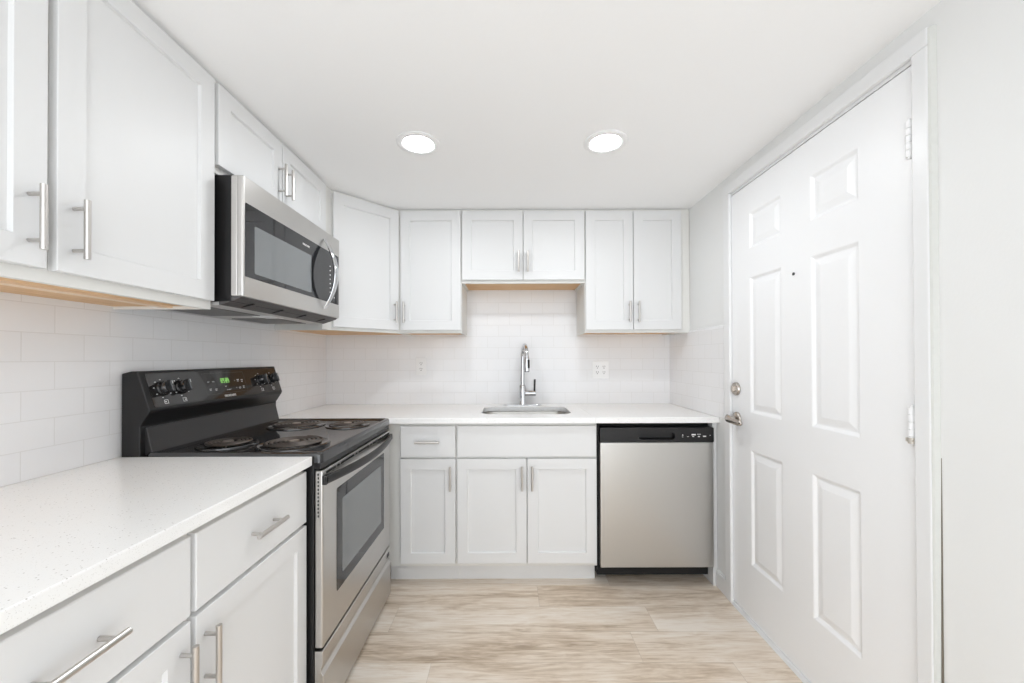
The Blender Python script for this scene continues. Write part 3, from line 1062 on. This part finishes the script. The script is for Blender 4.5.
# door and control column behind one glass
XM = -0.875
dm = MB()
dm.plate(rrect(YA, YE, fm(XM), fm(-0.9155), 0.004, 3), 1.441 - Z0, 1.841 - Z0)
dmo = dm.build('door', M['steel'], mw, bevel=0.002)
eg = MB()
eg.box(YA - 0.0012, YA + 0.003, fm(-0.8965), fm(-0.9150), 1.444 - Z0, 1.838 - Z0)
eg.box(YA - 0.0012, YA + 0.003, fm(-0.8790), fm(-0.8920), 1.444 - Z0, 1.838 - Z0)
eg.build('door_edge', M['steel_edge'], dmo, bevel=0.001)
TM = Matrix.Translation((0, fm(XM), 0)) @ Matrix.Rotation(R(90), 4, 'X')
gm = MB()
gm.plate(rrect(YA + 0.008, YE - 0.012, 1.508 - Z0, 1.754 - Z0, 0.004), -0.001, 0.0012)
gmo = gm.shift(TM).build('window', M['glass'], dmo)
im = MB()
im.plate(rrect(YA + 0.055, 1.755 - YM, 1.526 - Z0, 1.690 - Z0, 0.006), 0.0, 0.0016)
im.shift(TM).build('screen', M['screen'], gmo)
for r_ in range(8):
    for q in range(2):
        bt = MB()
        bt.box(1.935 - YM + q * 0.045, 1.935 - YM + q * 0.045 + 0.008, 1.535 - Z0 + r_ * 0.021, 1.540 - Z0 + r_ * 0.021, 0.001, 0.0016)
        bt.shift(TM).build('key_mark', M['white_print'], gmo)
text_mesh('badge', 'FRIGIDAIRE', 0.0115, M['badge'], dmo, TM @ Matrix.Translation((1.71 - YM, 1.722 - Z0, 0.0014)))
hd = MB()
pts, rad = [], []
for i in range(33):
    u = -1 + 2 * i / 32
    s = 1 - u * u
    pts.append((1.872 - YM, fm(XM + 0.004 + 0.056 * s), 1.633 - Z0 + u * 0.163))
    rad.append((0.009 + 0.009 * s, 0.005 + 0.004 * s))
hd.tube(pts, rad, 16, flat=(1, 0, 0))
hd.build('handle', M['chrome'], dmo, smooth=60)['label'] = 'bowed chrome handle'

# ------------------------------------------------------------------ dishwasher
dx0, dx1 = 0.484, 1.092
dw = thing('dishwasher', 'stainless dishwasher with black control strip under the back counter', 'dishwasher', ((dx0 + dx1) / 2, YB, 0))
cxm = (dx0 + dx1) / 2
yl = lambda Y: Y - YB
hw = (dx1 - dx0) / 2
m = MB()
m.box(-hw - 0.004, hw, yl(2.195), -0.03, 0.10, 0.872)
m.box(-hw - 0.006, hw - 0.001, yl(2.205), yl(2.30), 0.038, 0.10)
m.box(-hw - 0.009, -hw - 0.001, yl(2.160), yl(2.30), 0.085, 0.88)
for a in (-hw + 0.03, hw - 0.03):
    m.cyl((a, yl(2.32), 0), (a, yl(2.32), 0.1), 0.012, n=10)
m.build('body', M['void'], dw)
dd = MB()
dd.box(-hw, hw, yl(2.1345), yl(2.195), 0.112, 0.781)
ddo = dd.build('door_panel', M['steel_v'], dw, bevel=0.005, seg=3)
# control strip with a scooped pocket handle
cp = MB()
pk = rrect(-0.098, 0.097, 0.796, 0.832, 0.014, 5)
out = rrect(-hw, hw, 0.782, 0.860, 0.004, 2)
loops = []
for pts_ in (out, pk):
    vv = [cp.bm.verts.new((x, yl(2.132), z)) for x, z in pts_]
    loops.append(vv)
edges = []
for vv in loops:
    edges += [cp.bm.edges.new((vv[i], vv[(i + 1) % len(vv)])) for i in range(len(vv))]
bmesh.ops.triangle_fill(cp.bm, use_beauty=True, edges=edges)
back = [cp.bm.verts.new((x, yl(2.195), z)) for x, z in out]
for i in range(len(out)):
    cp.face([loops[0][i], loops[0][(i + 1) % len(out)], back[(i + 1) % len(out)], back[i]])
cp.face(back)
inn = [cp.bm.verts.new((x * 0.97, yl(2.160), 0.814 + (z - 0.814) * 0.85 + 0.003)) for x, z in pk]
for i in range(len(pk)):
    cp.face([loops[1][i], loops[1][(i + 1) % len(pk)], inn[(i + 1) % len(pk)], inn[i]])
cp.face(inn)
cpo = cp.build('control_strip', M['black_satin'], dw, smooth=30)
for (a, z, w_, h_) in ((0.137, 0.820, 0.006, 0.004), (0.137, 0.810, 0.006, 0.002), (0.165, 0.812, 0.010, 0.002), (0.196, 0.822, 0.022, 0.007), (0.193, 0.812, 0.010, 0.003),
                       (0.224, 0.824, 0.020, 0.002), (0.224, 0.812, 0.010, 0.005), (0.254, 0.813, 0.016, 0.006), (0.284, 0.818, 0.006, 0.002)):
    MB().box(a - w_ / 2, a + w_ / 2, yl(2.1312), yl(2.1325), z - h_ / 2, z + h_ / 2).build('printed_mark', M['white_print'], cpo)
